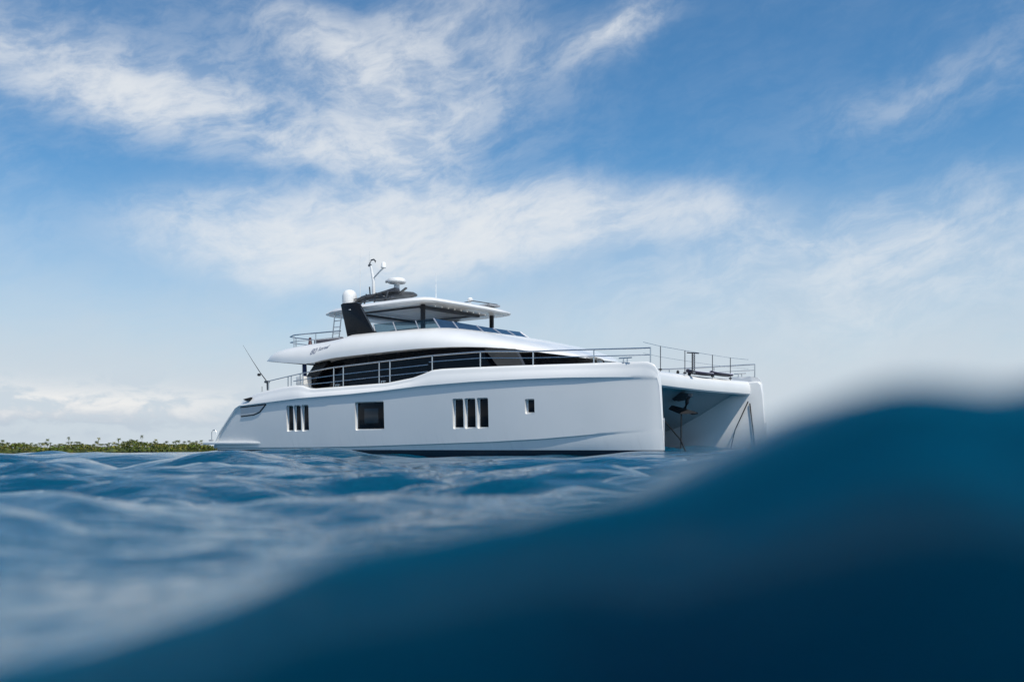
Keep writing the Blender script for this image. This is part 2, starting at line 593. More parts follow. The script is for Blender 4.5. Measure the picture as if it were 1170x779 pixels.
    H += bump(-3.4, 13.8, 1.25, 0.9, 0.28) + bump(-5.0, 15.5, 1.0, 0.8, 0.14) + bump(-4.9, 14.2, 1.2, 0.9, 0.14) + bump(-1.5, 9.0, 0.9, 0.6, 0.06)
    H += bump(-9, 26, 8, 14, -0.07)
    H += bump(-2.2, 5.0, 1.0, 0.5, 0.07) + bump(-0.75, 3.6, 0.7, 0.22, 0.035) + bump(-5.5, 16, 1.6, 0.8, 0.10) + bump(-9, 22, 2.2, 1.2, 0.06)
    H += bump(1.5, 15, 2.5, 8, -0.12)
    H *= np.clip(1.25 - Rr / 4000.0, 0, 1)
    Y = Y + np.clip(under, 0, 0.45) * (1 - side)      # the steep face is slightly undercut
    nr, na = X.shape
    verts = np.empty((nr * na + 1, 3), dtype=np.float32)
    verts[:-1, 0], verts[:-1, 1], verts[:-1, 2] = X.ravel(), Y.ravel(), H.ravel()
    verts[-1] = (0, 0, H[0].mean())
    i = np.arange(nr - 1)[:, None] * na
    j = np.arange(na)[None, :]
    j2 = (j + 1) % na
    quads = np.stack([i + j, i + na + j, i + na + j2, i + j2], axis=-1).reshape(-1, 4)
    quads = quads[:, ::-1]
    me = bpy.data.meshes.new('sea')
    nq = len(quads)
    tris = np.stack([np.full(na, nr * na), np.arange(na), (np.arange(na) + 1) % na], axis=-1)[:, ::-1]
    me.vertices.add(len(verts))
    me.vertices.foreach_set('co', verts.ravel())
    me.loops.add(nq * 4 + na * 3)
    me.loops.foreach_set('vertex_index', np.concatenate([quads.ravel(), tris.ravel()]).astype(np.int32))
    me.polygons.add(nq + na)
    me.polygons.foreach_set('loop_start', np.concatenate([np.arange(nq) * 4, nq * 4 + np.arange(na) * 3]).astype(np.int32))
    me.polygons.foreach_set('use_smooth', np.ones(nq + na, dtype=bool))
    me.update(calc_edges=True)
    me.validate()
    if me.polygons[nq // 2].normal.z < 0:
        me.flip_normals()
    rp = me.attributes.new('ripple', 'FLOAT', 'POINT')       # wind ripples, absent on the glassy lip of the near wave
    rv_ = np.ones(len(verts), dtype=np.float32)
    rv_[:-1] = (0.08 + 0.92 * np.clip((Rr - 0.62) / 1.4, 0, 1)).ravel()
    rp.data.foreach_set('value', rv_)
    me.materials.append(M['water'])
    o = bpy.data.objects.new('sea', me)
    C.objects.link(o)
    tag(o, 'deep blue sea with soft waves, rising right before the lens', 'sea', kind='structure')
    return o


sea()


# ------------------------------------------------------------------ island and palms
GX, GY = -650.0, 1120.0


def island():
    nx, ny = 160, 14
    vs, fs = [], []
    for j in range(ny + 1):
        for i in range(nx + 1):
            u = i / nx
            t = j / ny
            x = -1500 + u * 1230
            y = 1000 + 180 * t + 26 * math.sin(x * 0.011) + 12 * math.sin(x * 0.037 + 1)
            endf = min(1, (1 - u) * 14) * min(1, u * 8)
            edge = min(1, t * 6, (1 - t) * 6)
            z = -0.6 + 2.4 * edge * endf + 0.25 * math.sin(x * .2 + j) * edge
            vs.append((x, y, z))
    for j in range(ny):
        for i in range(nx):
            a = j * (nx + 1) + i
            fs.append((a, a + 1, a + nx + 2, a + nx + 1))
    m = mat('pale_coral_sand', (0.42, 0.37, 0.29), 0.9, var=0.3, vscale=0.08)
    o = MB().add(vs, fs).build('beach', m)
    tag(o, 'low pale sand shore of the island on the horizon', 'beach', kind='structure')


def leaf_mat(name, c, v=0.35, sc=0.15):
    m = mat(name, c, 0.55, var=v, vscale=sc, spec=0.3)
    return m


island()
M['leaf1'] = leaf_mat('palm_leaf_dark', (0.078, 0.098, 0.016))
M['leaf2'] = leaf_mat('palm_leaf_yellow', (0.22, 0.205, 0.032))
M['leaf3'] = leaf_mat('bush_leaf_bright', (0.13, 0.19, 0.016))
M['bark'] = mat('palm_bark', (0.17, 0.13, 0.095), 0.9, var=0.3, vscale=1.0)


def frond_crown(mb, c, size, n, rg, droop=1.0):
    for k in range(n):
        a = 2 * math.pi * (k + rg.random() * 0.7) / n
        up = rg.uniform(-0.35, 0.95)
        L = size * rg.uniform(0.75, 1.1)
        w = L * 0.11
        d = Vector((math.cos(a), math.sin(a), 0))
        s = Vector((-math.sin(a), math.cos(a), 0))
        prev = None
        seg = 5
        for q in range(seg + 1):
            t = q / seg
            p = Vector(c) + d * (L * t * (1 - 0.15 * t)) + Vector((0, 0, L * (up * t - droop * 0.85 * t * t)))
            ww = w * math.sin(math.pi * min(1, 0.12 + 0.86 * t)) * 1.4
            row = (p + s * ww - Vector((0, 0, ww * 0.6)), p, p - s * ww - Vector((0, 0, ww * 0.6)))
            if prev:
                mb.add([*prev, *row], [(0, 1, 4, 3), (1, 2, 5, 4)], mi=mb.mi)
            prev = row
    return mb


class RG:
    def __init__(self, s):
        self.r = random.Random(s)

    def random(self):
        return self.r.random()

    def uniform(self, a, b):
        return self.r.uniform(a, b)


def palm_proto(h, size, n, seed, lean):
    rg = RG(seed)
    root = empty('palm_tree')
    pts = [(lean * h * (t ** 1.6) * 0.12, 0, h * t) for t in (0, .25, .5, .75, 1)]
    tr = MB().tube(pts, [0.26, .2, .17, .15, .13], 6).build('trunk', M['bark'], root)
    mb = MB()
    frond_crown(mb, pts[-1], size, n, rg)
    cr = mb.build('crown', M['leaf1' if seed % 2 else 'leaf2'], root, smooth=0)
    return root


def copy_tree(o, parent=None):
    c = o.copy()
    C.objects.link(c)
    if parent:
        c.parent = parent
    for ch in [q for q in bpy.data.objects if q.parent == o]:
        copy_tree(ch, c)
    return c


def copy_palm(o):
    c = o.copy()
    C.objects.link(c)
    for ch in o.children:
        d = ch.copy()
        C.objects.link(d)
        d.parent = c
    return c


palms = [palm_proto(12, 2.9, 15, 1, 0.4), palm_proto(11, 2.7, 14, 2, -0.5), palm_proto(12.5, 3.1, 16, 3, 0.9), palm_proto(10, 2.6, 13, 5, -0.2)]
used = set()


def put_palm(i, x, y, hs, rot, label, group):
    o = palms[i]
    if i in used:
        o = copy_palm(o)
    used.add(i)
    o.location = (x, y, 0.6)
    o.scale = (1, 1, hs)
    o.rotation_euler = (0, 0, rot)
    tag(o, label, 'palm tree', group)
    return o


def px_x(px, d):                       # bearing of a tree along the shore at distance d
    return (px - 585) / 1137.0 * d


talls = [(2, 1.30, 'tall thin palm above the treeline at the far left end of the island'),
         (54, 1.36, 'lone dark palm standing clear above the treeline, second tall one from the left'),
         (79, 1.52, 'tallest dark palm above the island treeline, just left of the middle of the wood'),
         (112.5, 1.44, 'tall dark palm with a second crown right beneath it'),
         (136, 1.34, 'bushy bright palm poking up beside the clump of high trees'),
         (148.5, 1.24, 'palm on top of the highest dense clump of trees on the island'),
         (162.5, 1.62, 'slender tall palm far above the treeline, right half of the island'),
         (178, 1.22, 'dark round palm, the last tall one before the yacht stern')]
for k, (px, hs, lab) in enumerate(talls):
    d = 1060
    put_palm([2, 0, 3, 1][k % 4], px_x(px, d), d, hs * (12.5 / [12.5, 12, 10, 11][k % 4]) * 0.84, k * 1.3, lab, 'tall palms above the island treeline')
rg = RG(40)
for k in range(150):
    d = 1035 + 70 * rg.random()
    px = -12 + 250 * (k + rg.random()) / 150
    put_palm(k % 4, px_x(px, d), d, rg.uniform(0.62, 0.95), rg.uniform(0, 6.28),
             'feathery palm crown in the front rows of the low island wood', 'palms massed along the island shore')


def forest():
    mb = MB()
    rg = RG(3)
    for k in range(11500):
        px = -420 + 680 * rg.random()
        d = 1012 + 110 * rg.random()
        x = px_x(px, d)
        top = 0.88 * (9.0 + 2.0 * math.sin(px * 0.09) + 1.5 * math.sin(px * 0.031 + 2) + (2.5 if 138 < px < 158 else 0) + (d - 1020) * 0.012)
        if px > 185:
            top *= 1 - (px - 185) / 160
        h = top * (0.06 + 0.94 * rg.random() ** 1.1)
        r = rg.uniform(0.9, 2.2)
        mb.mi = 0 if rg.random() < 0.45 else (1 if rg.random() < 0.6 else 2)
        if 58 < px < 75 and rg.random() < 0.6:
            mb.mi = 2
        n = 6
        for q in range(n):
            a = rg.uniform(0, 6.28)
            b = rg.uniform(-0.5, 1.2)
            dv = Vector((math.cos(a) * math.cos(b), math.sin(a) * math.cos(b), math.sin(b)))
            sv = Vector((-math.sin(a), math.cos(a), 0)) * rg.uniform(0.25, 0.5) * r
            p = Vector((x, d, h))
            mb.add([p - sv * .4, p + sv * .4, p + dv * r * .6 + sv, p + dv * r * 1.1 - Vector((0, 0, r * .35)), p + dv * r * .6 - sv],
                   [(0, 1, 2, 3, 4)])
    # undergrowth closing the wood
    xs_ = np.linspace(-1400, -300, 330)
    rows = []
    for t, hh in ((0, 0.3), (0.1, 2.6), (0.35, 4.2), (0.7, 4.9), (1, 0.3)):
        rows.append([(x, 1016 + 100 * t + 6 * math.sin(x * .05), 0.5 + hh * min(1, max(0.05, (-312 - x) / 60)) * (0.8 + 0.25 * math.sin(x * 0.23 + 9 * t) + 0.2 * rg.random())) for x in xs_])
    mb.mi = 0
    n_ = len(xs_)
    mb.add([p for r_ in rows for p in r_], [(a * n_ + b, a * n_ + b + 1, (a + 1) * n_ + b + 1, (a + 1) * n_ + b) for a in range(len(rows) - 1) for b in range(n_ - 1)])
    o = mb.build('island_wood', [M['leaf1'], M['leaf2'], M['leaf3']], smooth=0)
    tag(o, 'dense low green wood covering the island on the horizon', 'wood', kind='stuff')


forest()

# ------------------------------------------------------------------ the yacht
HEAD = R(37.5)
B0 = Vector((7.095, 34.48, -EYE))       # waterline point below the bow, seen from the eye
mroll = Matrix.Rotation(ROLL, 4, 'Y')
myacht = Matrix.Translation((0, 0, EYE)) @ mroll @ Matrix.Translation(B0) @ Matrix.Rotation(-HEAD, 4, 'Z')


def on_yacht(name):
    o = empty(name)
    o.matrix_world = myacht
    return o


yacht = on_yacht('catamaran_yacht')
tag(yacht, 'large white twin-hulled motor yacht with dark windows floating on the sea', 'yacht')

WD_U = [-21.55, -21.49, -21.12, -20.5, -19.96, -19.72, -19.19, -18.55, -17.92, -17.02, -16.21, -15.78, -15.31, -15.0, -12.9, -11, -9.66, -9.18, -8.71, -8.3, -7.5, -6, -4.5, -3, -1.25, -0.55, -0.40, -0.27, -0.17, -0.08, -0.02, 0.05, 0.13]
WD_W = [0.45, 0.60, 1.09, 1.65, 2.09, 2.31, 2.48, 2.62, 2.69, 2.78, 2.82, 2.80, 2.66, 2.64, 2.67, 2.70, 2.84, 2.95, 3.07, 3.09, 3.085, 3.07, 3.05, 3.03, 3.01, 3.0, 2.985, 2.94, 2.87, 2.73, 2.33, 1.3, 0.2]
WK_U = [-22, -19.69, -18, -15.8, -12.77, -10.9, -9.1, -6.7, -4.6, -3, -1.3, -0.2, 0.2]
WK_W = [1.99, 2.04, 2.12, 2.23, 2.30, 2.37, 2.47, 2.53, 2.545, 2.54, 2.50, 2.46, 2.46]
WC_U = [-22, -14.9, -11.9, -9.2, -6, -4, -2, -0.7, 0.2]
WC_W = [0.26, 0.28, 0.32, 0.38, 0.46, 0.55, 0.70, 0.79, 0.86]


def v_out(u):
    if u > -9:
        s = min(1.0, (u + 9) / 9)
        v = 3.95 + 0.11 + 1.19 * (1 - s ** 2.3)
    else:
        v = 5.25 - 0.22 * max(0, (-14 - u) / 7.5)
    if u > -0.32:                        # round the stem
        t = min(1, (u + 0.32) / 0.44)
        v = 3.95 + (v - 3.95) * math.sqrt(max(0.004, 1 - t ** 2.2))
    return v


def v_in(u):
    if u > -5:
        s = min(1, (u + 5) / 5)
        v = 3.95 - 0.09 - 1.07 * (1 - s ** 1.7)
    else:
        v = 2.79
    if u > -0.32:
        t = min(1, (u + 0.32) / 0.44)
        v = 3.95 - (3.95 - v) * math.sqrt(max(0.004, 1 - t ** 2.2))
    return v


def flank(u, w):
    """outer hull surface |v| at station u, height w (between chine and knuckle)"""
    wk, wc = interp(u, WK_U, WK_W), interp(u, WC_U, WC_W)
    vo = v_out(u)
    k = min(1, (vo - 3.95) / 0.8)
    t = (w - wc) / max(0.05, wk - wc)
    return vo - (0.07 * (1 - t) ** 1.3 + 0.05) * k


def section(u):
    wd = interp(u, WD_U, WD_W)
    wk = min(interp(u, WK_U, WK_W), wd - 0.12)
    wc = min(interp(u, WC_U, WC_W), wk - 0.05)
    vo, vi = v_out(u), v_in(u)
    k = min(1, (vo - 3.95) / 0.8)
    kt = k * max(0.0, min(1, (u + 20.3) / 0.9)) if u < -19.4 else k
    p = [(3.95, -0.75), (vo - 0.45 * k, -0.35), (vo - 0.22 * k, 0.05), (vo - 0.19 * k, wc - 0.02), (vo - 0.12 * k, wc + 0.015)]
    kc = k * min(1.0, max(0.0, (-u - 0.25) / 3.5))
    p = [(3.95, -0.75), (vo - 0.45 * k, -0.35), (vo - 0.12 * k - 0.10 * kc, 0.05), (vo - 0.12 * k - 0.075 * kc, wc - 0.06), (vo - 0.12 * k - 0.07 * kc, wc - 0.02), (vo - 0.12 * k, wc + 0.015), (vo - 0.118 * k, wc + 0.05)]
    n = 9
    top = wk - 0.12
    for i in range(1, n + 1):
        w = wc + 0.05 + (top - wc - 0.05) * i / n
        t = (w - wc) / max(0.05, wk - wc)
        p.append((vo - (0.07 * (1 - max(0, t)) ** 1.3 + 0.05) * k, w))
    p += [(vo - 0.047 * kt, wk - 0.06), (vo - 0.03 * kt, wk - 0.02), (vo + 0.015 * kt, wk + 0.02)]
    rr = min(0.16, (wd - wk) * 0.6)
    lean = 0.16 * k
    for t in (0.25, 0.5, 0.75, 1.0):
        w = wk + 0.02 + (wd - rr - wk - 0.02) * t
        p.append((vo + 0.015 * kt - lean * t ** 1.5, w))
    vb = vo + 0.015 * kt - lean
    hr = rr * min(1, max(0.05, k))
    for a in (22, 45, 68, 90):
        p.append((vb - hr * (1 - math.cos(R(a))), wd - rr + rr * math.sin(R(a))))
    wdk = wd - 0.03 if u < -17.5 else min(wd - 0.05, interp(u, [-17.5, -15.5, -8.5, 0], [2.6, 2.5, 2.62, 2.78]))
    vt = max(vb - hr - 0.13 * k, 3.95 + 0.002)
    p += [(vt, wd - 0.004), (max(vt - 0.04 * k, 3.95), wdk), (min(3.95, vi + 0.1), wdk), (vi, wdk - 0.05)]
    p += [(vi, 1.2), (vi + 0.05 * (3.95 - vi), 0.3), (vi + 0.25 * (3.95 - vi), -0.3)]
    return p


def hull_side(sign, name_label):
    us = sorted(set([round(q, 3) for q in WD_U] + [round(-21.5 + i * 0.3, 3) for i in range(71)]))
    us = [u for u in us if -21.55 <= u <= 0.13]
    clean = [us[0]]
    for u in us[1:]:
        if u - clean[-1] > 0.045:
            clean.append(u)
    if clean[-1] != 0.13:
        clean.append(0.13)
    rings = []
    for u in clean:
        rings.append([(u, sign * v, w) for v, w in section(u)])
    mb = MB().loft(rings)
    o = mb.build('hull', M['hull'], yacht, smooth=32)
    # window recesses cut into the flank
    cuts = []
    wins = []
    for uc in (-16.38, -15.90, -15.42):
        wins.append((uc - 0.215, uc + 0.215, 0.93, 1.985, 'tall'))
    wins.append((-12.52, -10.98, 0.93, 2.01, 'square'))
    for uc in (-7.38, -6.85, -6.31):
        wins.append((uc - 0.24, uc + 0.24, 0.93, 1.99, 'tall'))
    wins.append((-4.60, -4.24, 1.40, 1.90, 'small'))
    cm = MB()
    for (a, b, z0, z1, kind) in wins:
        v = flank((a + b) / 2, (z0 + z1) / 2)
        r = 0.06 if kind != 'small' else 0.04
        poly = []
        for cx_, cz_, a0 in ((b - r, z1 - r, 0), (a + r, z1 - r, 90), (a + r, z0 + r, 180), (b - r, z0 + r, 270)):
            for q in (0, 30, 60, 90):
                poly.append((cx_ + r * math.cos(R(a0 + q)), cz_ + r * math.sin(R(a0 + q))))
        y0, y1 = sorted((sign * (v - 0.11), sign * (v + 0.3)))
        cm.prism(poly, 1, y0, y1)
    co = cm.build('cutter', M['white'], None, smooth=0)
    co.matrix_world = Matrix.Identity(4)
    o.parent = None
    md = o.modifiers.new('cut', 'BOOLEAN')
    md.operation = 'DIFFERENCE'
    md.solver = 'EXACT'
    md.object = co
    dg = bpy.context.evaluated_depsgraph_get()
    nm = bpy.data.meshes.new_from_object(o.evaluated_get(dg))
    o.modifiers.clear()
    o.data = nm
    nm.shade_smooth()
    nm.set_sharp_from_angle(angle=R(32))
    bpy.data.objects.remove(co)
    o.parent = yacht
    for (a, b, z0, z1, kind) in wins:
        v = flank((a + b) / 2, (z0 + z1) / 2)
        i = 0.035
        g = MB()
        c = ((a + b) / 2 + 0.02, sign * (v - 0.115), (z0 + z1) / 2 + 0.012)
        g.box(c, (b - a - 0.075, 0.05, z1 - z0 - 0.085), bev=0.012)
        wo = g.build('window', M['glass'], o)
        if kind == 'square':
            wo['label'] = 'large square dark window with a lighter inner pane'
    a, b, z0, z1, _ = wins[3]
    v = flank((a + b) / 2, 1.45)
    MB().box(((a + b) / 2 + 0.02, sign * (v - 0.089), 1.475), (0.74, 0.012, 0.56), bev=0.004).build('pane', M['pane'], o)
    # stern locker hatch outlined in dark seams, the top one painting the knuckle's shadow line
    pts = [(-19.80, 2.03), (-19.78, 1.60), (-18.75, 1.66), (-18.35, 1.76), (-17.92, 2.07)]
    seam_shadow = MB()

    def sv(u, w):
        return sign * (flank(u, w) + 0.004)
    fine = []
    for (p, q) in zip(pts, pts[1:]):
        for t in np.linspace(0, 1, 8)[:-1]:
            fine.append((p[0] + (q[0] - p[0]) * t, p[1] + (q[1] - p[1]) * t))
    fine.append(pts[-1])
    seam_shadow.tube([(u, sv(u, w), w) for u, w in fine if u > -19.72], 0.03, 6)
    seam_shadow.tube([(u, sign * (flank(u, interp(u, WK_U, WK_W) - 0.07) + 0.006), interp(u, WK_U, WK_W) - 0.05) for u in np.linspace(-19.66, -17.9, 8)], 0.03, 6)  # dark tube painting in the shadow line under the knuckle
    hg, hn = [], 10
    for a_ in range(hn + 1):
        for b_ in range(5):
            s_ = b_ / 4
            u_ = -19.68 + (1.06 + 0.66 * s_) * a_ / hn
            w_ = 1.62 + 0.055 * a_ / hn + s_ * (interp(u_, WK_U, WK_W) - 0.06 - 1.62 - 0.055 * a_ / hn)
            hg.append((u_, sign * (flank(u_, w_) + 0.006), w_))
    MB().add(hg, [(a_ * 5 + b_, a_ * 5 + b_ + 1, (a_ + 1) * 5 + b_ + 1, (a_ + 1) * 5 + b_) for a_ in range(hn) for b_ in range(4)]).build('locker_hatch', M['hatch'], o)
    seam_shadow.build('locker_seam_shadow', M['line'], o)
    return o


hull_s = hull_side(-1, 'starboard')
hull_p = hull_side(1, 'port')

# small mooring port on the starboard quarter and faint boarding-gate seams
for sgn, ho in ((-1, hull_s), (1, hull_p)):
    MB().prism([(-19.42, 2.33), (-19.22, 2.25), (-19.0, 2.27), (-18.9, 2.40)], 1, sgn * (v_out(-19.2) - 0.10), sgn * (v_out(-19.2) + 0.012)).build('fairlead', M['black'], ho)


# ---- bridge deck between the hulls
def bridge():
    us = [-19.6, -19.2, -16, -10, -6, -4, -3, -2.2, -1.7, -1.3, -1.05]
    bot = [0.9, 0.7, 0.6, 0.55, 0.55, 0.75, 1.08, 1.52, 1.85, 2.12, 2.27]
    vs = np.linspace(-1, 1, 25)
    rings = []
    for u, zb in zip(us, bot):
        ztop = interp(u, [-19.6, -15.5, -9, -6, -1], [2.3, 2.45, 2.6, 2.7, 2.78])
        ring = []
        hw = 3.6 if u > -3 else 3.3
        for t in vs:                    # underside, arched
            ring.append((u, hw * t, zb + 0.10 * (1 - t * t)))
        for t in vs[::-1]:
            ring.append((u, hw * t, ztop))
        rings.append(ring)
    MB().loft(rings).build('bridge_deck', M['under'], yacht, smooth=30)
    # rounded white front beam
    rings = []
    for t in np.linspace(-1, 1, 33):
        v = 3.78 * t
        u0 = -0.42 - 0.26 * (1 - t * t)
        prof = [(-0.75, 2.28), (-0.06, 2.26), (0.0, 2.31), (0.015, 2.45), (-0.005, 2.62), (-0.05, 2.72), (-0.14, 2.785), (-0.3, 2.81), (-0.75, 2.82)]
        rings.append([(u0 + a, v, w - 0.02 * 0) for a, w in prof])
    MB().loft(rings).build('front_beam', M['gel'], yacht, smooth=40)


bridge()


# ---- saloon with a wrap-round dark window band
def saloon():
    def outline(z):
        t = (z - 2.5) / 1.4
        hv = 3.75 - 0.12 * t
        ua = -16.95 + 1.35 * (z - 2.8) / 1.1
        uf = -5.0 - 0.95 * t
        p = [(ua, -hv), (-12, -hv), (-8.4, -hv), (-7.0 - 0.5 * t, -hv + 0.05), (uf - 0.9, -2.95), (uf - 0.3, -1.9), (uf, -0.7)]
        return [(u, v, z) for u, v in p] + [(u, -v, z) for u, v in p[::-1]]
    mb = MB()
    mb.loft([outline(z) for z in (2.45, 2.8, 3.2, 3.6, 3.98)])
    o = mb.build('saloon', M['glass'], yacht, smooth=25, label='dark wrap-round saloon windows under the flybridge')
    for sg in (-1, 1):
        # dark slanted end pillar with a small light gap
        MB().prism([(-17.15, 2.62), (-16.35, 2.62), (-15.2, 3.80), (-15.95, 3.80)], 1, sg * 3.95, sg * 4.12, bev=0.02).build('end_pillar', M['black'], o)
        for u in (-6.35,):
            MB().tube([(u + 0.55, sg * 3.35, 2.7), (u - 0.35, sg * 3.2, 3.9)], 0.03, 6).build('window_bar', M['matt'], o)
        # lighter grey panel on the forward side window
        MB().prism([(-7.35, 3.86), (-5.95, 3.76), (-5.55, 3.1), (-6.55, 3.0)], 1, sg * 3.58, sg * 3.735).build('grey_panel', M['grey_panel'], o)
    return o


saloon()

# ---- flybridge body
FB = [  # u, lip half-width, lip z, crest half-width, crest z, floor z
    (-19.02, 4.16, 3.985, 4.08, 4.03, 4.02),
    (-18.75, 4.26, 3.955, 3.98, 4.26, 4.02),
    (-18.45, 4.34, 3.93, 3.90, 4.39, 4.02),
    (-17.8, 4.42, 3.86, 3.80, 4.50, 4.02),
    (-17.0, 4.46, 3.78, 3.70, 4.57, 4.02),
    (-16.2, 4.48, 3.71, 3.60, 4.62, 4.02),
    (-15.7, 4.48, 3.73, 3.54, 4.65, 4.02),
    (-15.2, 4.48, 3.80, 3.48, 4.69, 4.02),
    (-14.6, 4.48, 3.85, 3.42, 4.76, 4.02),
    (-14.15, 4.48, 3.87, 3.36, 4.86, 4.02),
    (-13.3, 4.48, 3.89, 3.2, 4.88, 4.02),
    (-12, 4.48, 3.92, 3.0, 4.89, 4.02),
    (-11, 4.48, 3.94, 2.85, 4.90, 4.02),
    (-10.2, 4.47, 3.95, 2.65, 4.89, 4.05),
    (-9.7, 4.45, 3.95, 2.6, 4.86, 4.82),
    (-9.2, 4.42, 3.945, 2.4, 4.80, 4.80),
    (-8.5, 4.36, 3.93, 2.1, 4.68, 4.69),
    (-7.8, 4.22, 3.905, 1.9, 4.53, 4.55),
    (-7.1, 4.0, 3.87, 1.7, 4.36, 4.38),
    (-6.5, 3.68, 3.82, 1.5, 4.20, 4.22),
    (-6.0, 3.25, 3.76, 1.25, 4.04, 4.06),
    (-5.6, 2.70, 3.70, 1.0, 3.90, 3.92),
    (-5.3, 2.05, 3.655, 0.7, 3.79, 3.80),
    (-5.1, 1.35, 3.625, 0.4, 3.71, 3.715),
    (-5.0, 0.6, 3.61, 0.15, 3.66, 3.662),
]


def coam(row, n=9):
    u, a, zl, c, zt, fl = row
    out = []
    for i in range(n + 1):
        t = i / n * math.pi / 2
        out.append((c + (a - c) * math.cos(t) ** 0.85, zl + (zt - zl) * math.sin(t) ** 0.95))
    return out


def flybridge():
    rings = []
    for row in FB:
        u, a, zl, c, zt, fl = row
        half = [(0, zl + 0.10), (a * 0.55, zl + 0.09), (a - 0.30 * min(1, a / 2), zl + 0.03), (a - 0.03, zl - 0.012)]
        half += coam(row)
        open_ = u < -10.1
        if open_:
            half += [(c - 0.10, zt - 0.01), (c - 0.16, fl), (c * 0.5, fl), (0, fl)]
        else:
            half += [(c * 0.75, zt + 0.012), (c * 0.5, zt + (fl - zt) * 0.6 + .012), (c * 0.25, fl + .012), (0, fl + .014)]
        ring = [(u, -v, z) for v, z in half] + [(u, v, z) for v, z in half[::-1][1:-1]]
        rings.append(ring)
    return MB().loft(rings).build('flybridge', M['gel'], yacht, smooth=38)


fly = flybridge()


def coam_v(u, z):
    rows = FB
    for r0, r1 in zip(rows, rows[1:]):
        if r0[0] <= u <= r1[0]:
            t = (u - r0[0]) / (r1[0] - r0[0])
            row = tuple(p + (q - p) * t for p, q in zip(r0, r1))
            cc = coam(row, 24)
            return float(np.interp(z, [q[1] for q in cc], [q[0] for q in cc]))
    return 4.2


def lettering():
    vs, fs = [], []
    for txt, size, off in (('80', 0.36, (0, 0)), ('Sunreef', 0.215, (0.43, 0.09)), ):
        cu = bpy.data.curves.new('txt', 'FONT')
        cu.body = txt
        cu.size = size
        cu.shear = 0.25
        cu.space_character = 0.92
        cu.offset = 0.002
        cu.resolution_u = 2
        to = bpy.data.objects.new('txt', cu)
        C.objects.link(to)
        dg = bpy.context.evaluated_depsgraph_get()
        me = bpy.data.meshes.new_from_object(to.evaluated_get(dg))
        bpy.data.objects.remove(to)
        bm = bmesh.new()
        bm.from_mesh(me)
        bmesh.ops.triangulate(bm, faces=bm.faces[:])
        n = len(vs)
        for v in bm.verts:
            a, b = v.co.x + off[0], v.co.y + off[1]
            u = -15.98 + a
            z = 4.06 + b + 0.13 * a
            vs.append((u, -(coam_v(u, z) + 0.008), z))
        bm.verts.index_update()
        fs += [tuple(v.index + n for v in f.verts) for f in bm.faces]
        bm.free()
    MB().add(vs, fs).build('lettering', M['logo'], fly, smooth=0)


lettering()


# flybridge wind screen: raked tinted panes with pale frames, along both sides and round the front
def windscreen():
    base = [(-13.6, -3.02), (-12.5, -2.92), (-11.4, -2.78), (-10.15, -2.98), (-9.68, -2.4), (-9.45, -1.1), (-9.38, 0.0)]
    base = base + [(u, -v) for u, v in base[::-1][1:]]
    zb = [4.90, 4.90, 4.90, 4.89, 4.85, 4.83, 4.83]
    zb = zb + zb[::-1][1:]
    top = [(-13.85, -2.9), (-12.85, -2.78), (-11.75, -2.64), (-10.60, -2.84), (-10.18, -2.2), (-9.98, -1.0), (-9.92, 0.0)]
    top = top + [(u, -v) for u, v in top[::-1][1:]]
    zt = [5.30, 5.31, 5.31, 5.28, 5.19, 5.14, 5.12]
    zt = zt + zt[::-1][1:]
    ws = None
    mb = MB()
    for i in range(len(base) - 1):
        q = [(*base[i], zb[i] - 0.05), (*base[i + 1], zb[i + 1] - 0.05), (*top[i + 1], zt[i + 1]), (*top[i], zt[i])]
        nv = (Vector(q[1]) - Vector(q[0])).cross(Vector(q[3]) - Vector(q[0])).normalized() * 0.012
        vs = [Vector(p) - nv for p in q] + [Vector(p) + nv for p in q]
        mb.add(vs, [(0, 1, 2, 3), (4, 5, 6, 7), (0, 1, 5, 4), (1, 2, 6, 5), (2, 3, 7, 6), (3, 0, 4, 7)], mi=1 if (i < 3 or i > 8) else 0)
    ws = mb.build('wind_screen', [M['teal_glass'], M['clear']], yacht, smooth=20)
    for i in range(len(base)):
        a, b = Vector((*base[i], zb[i] - 0.03)), Vector((*top[i], zt[i] + 0.01))
        MB().tube([a, b], 0.028, 6).build('mullion', M['mullion'], ws)
    return ws


windscreen()


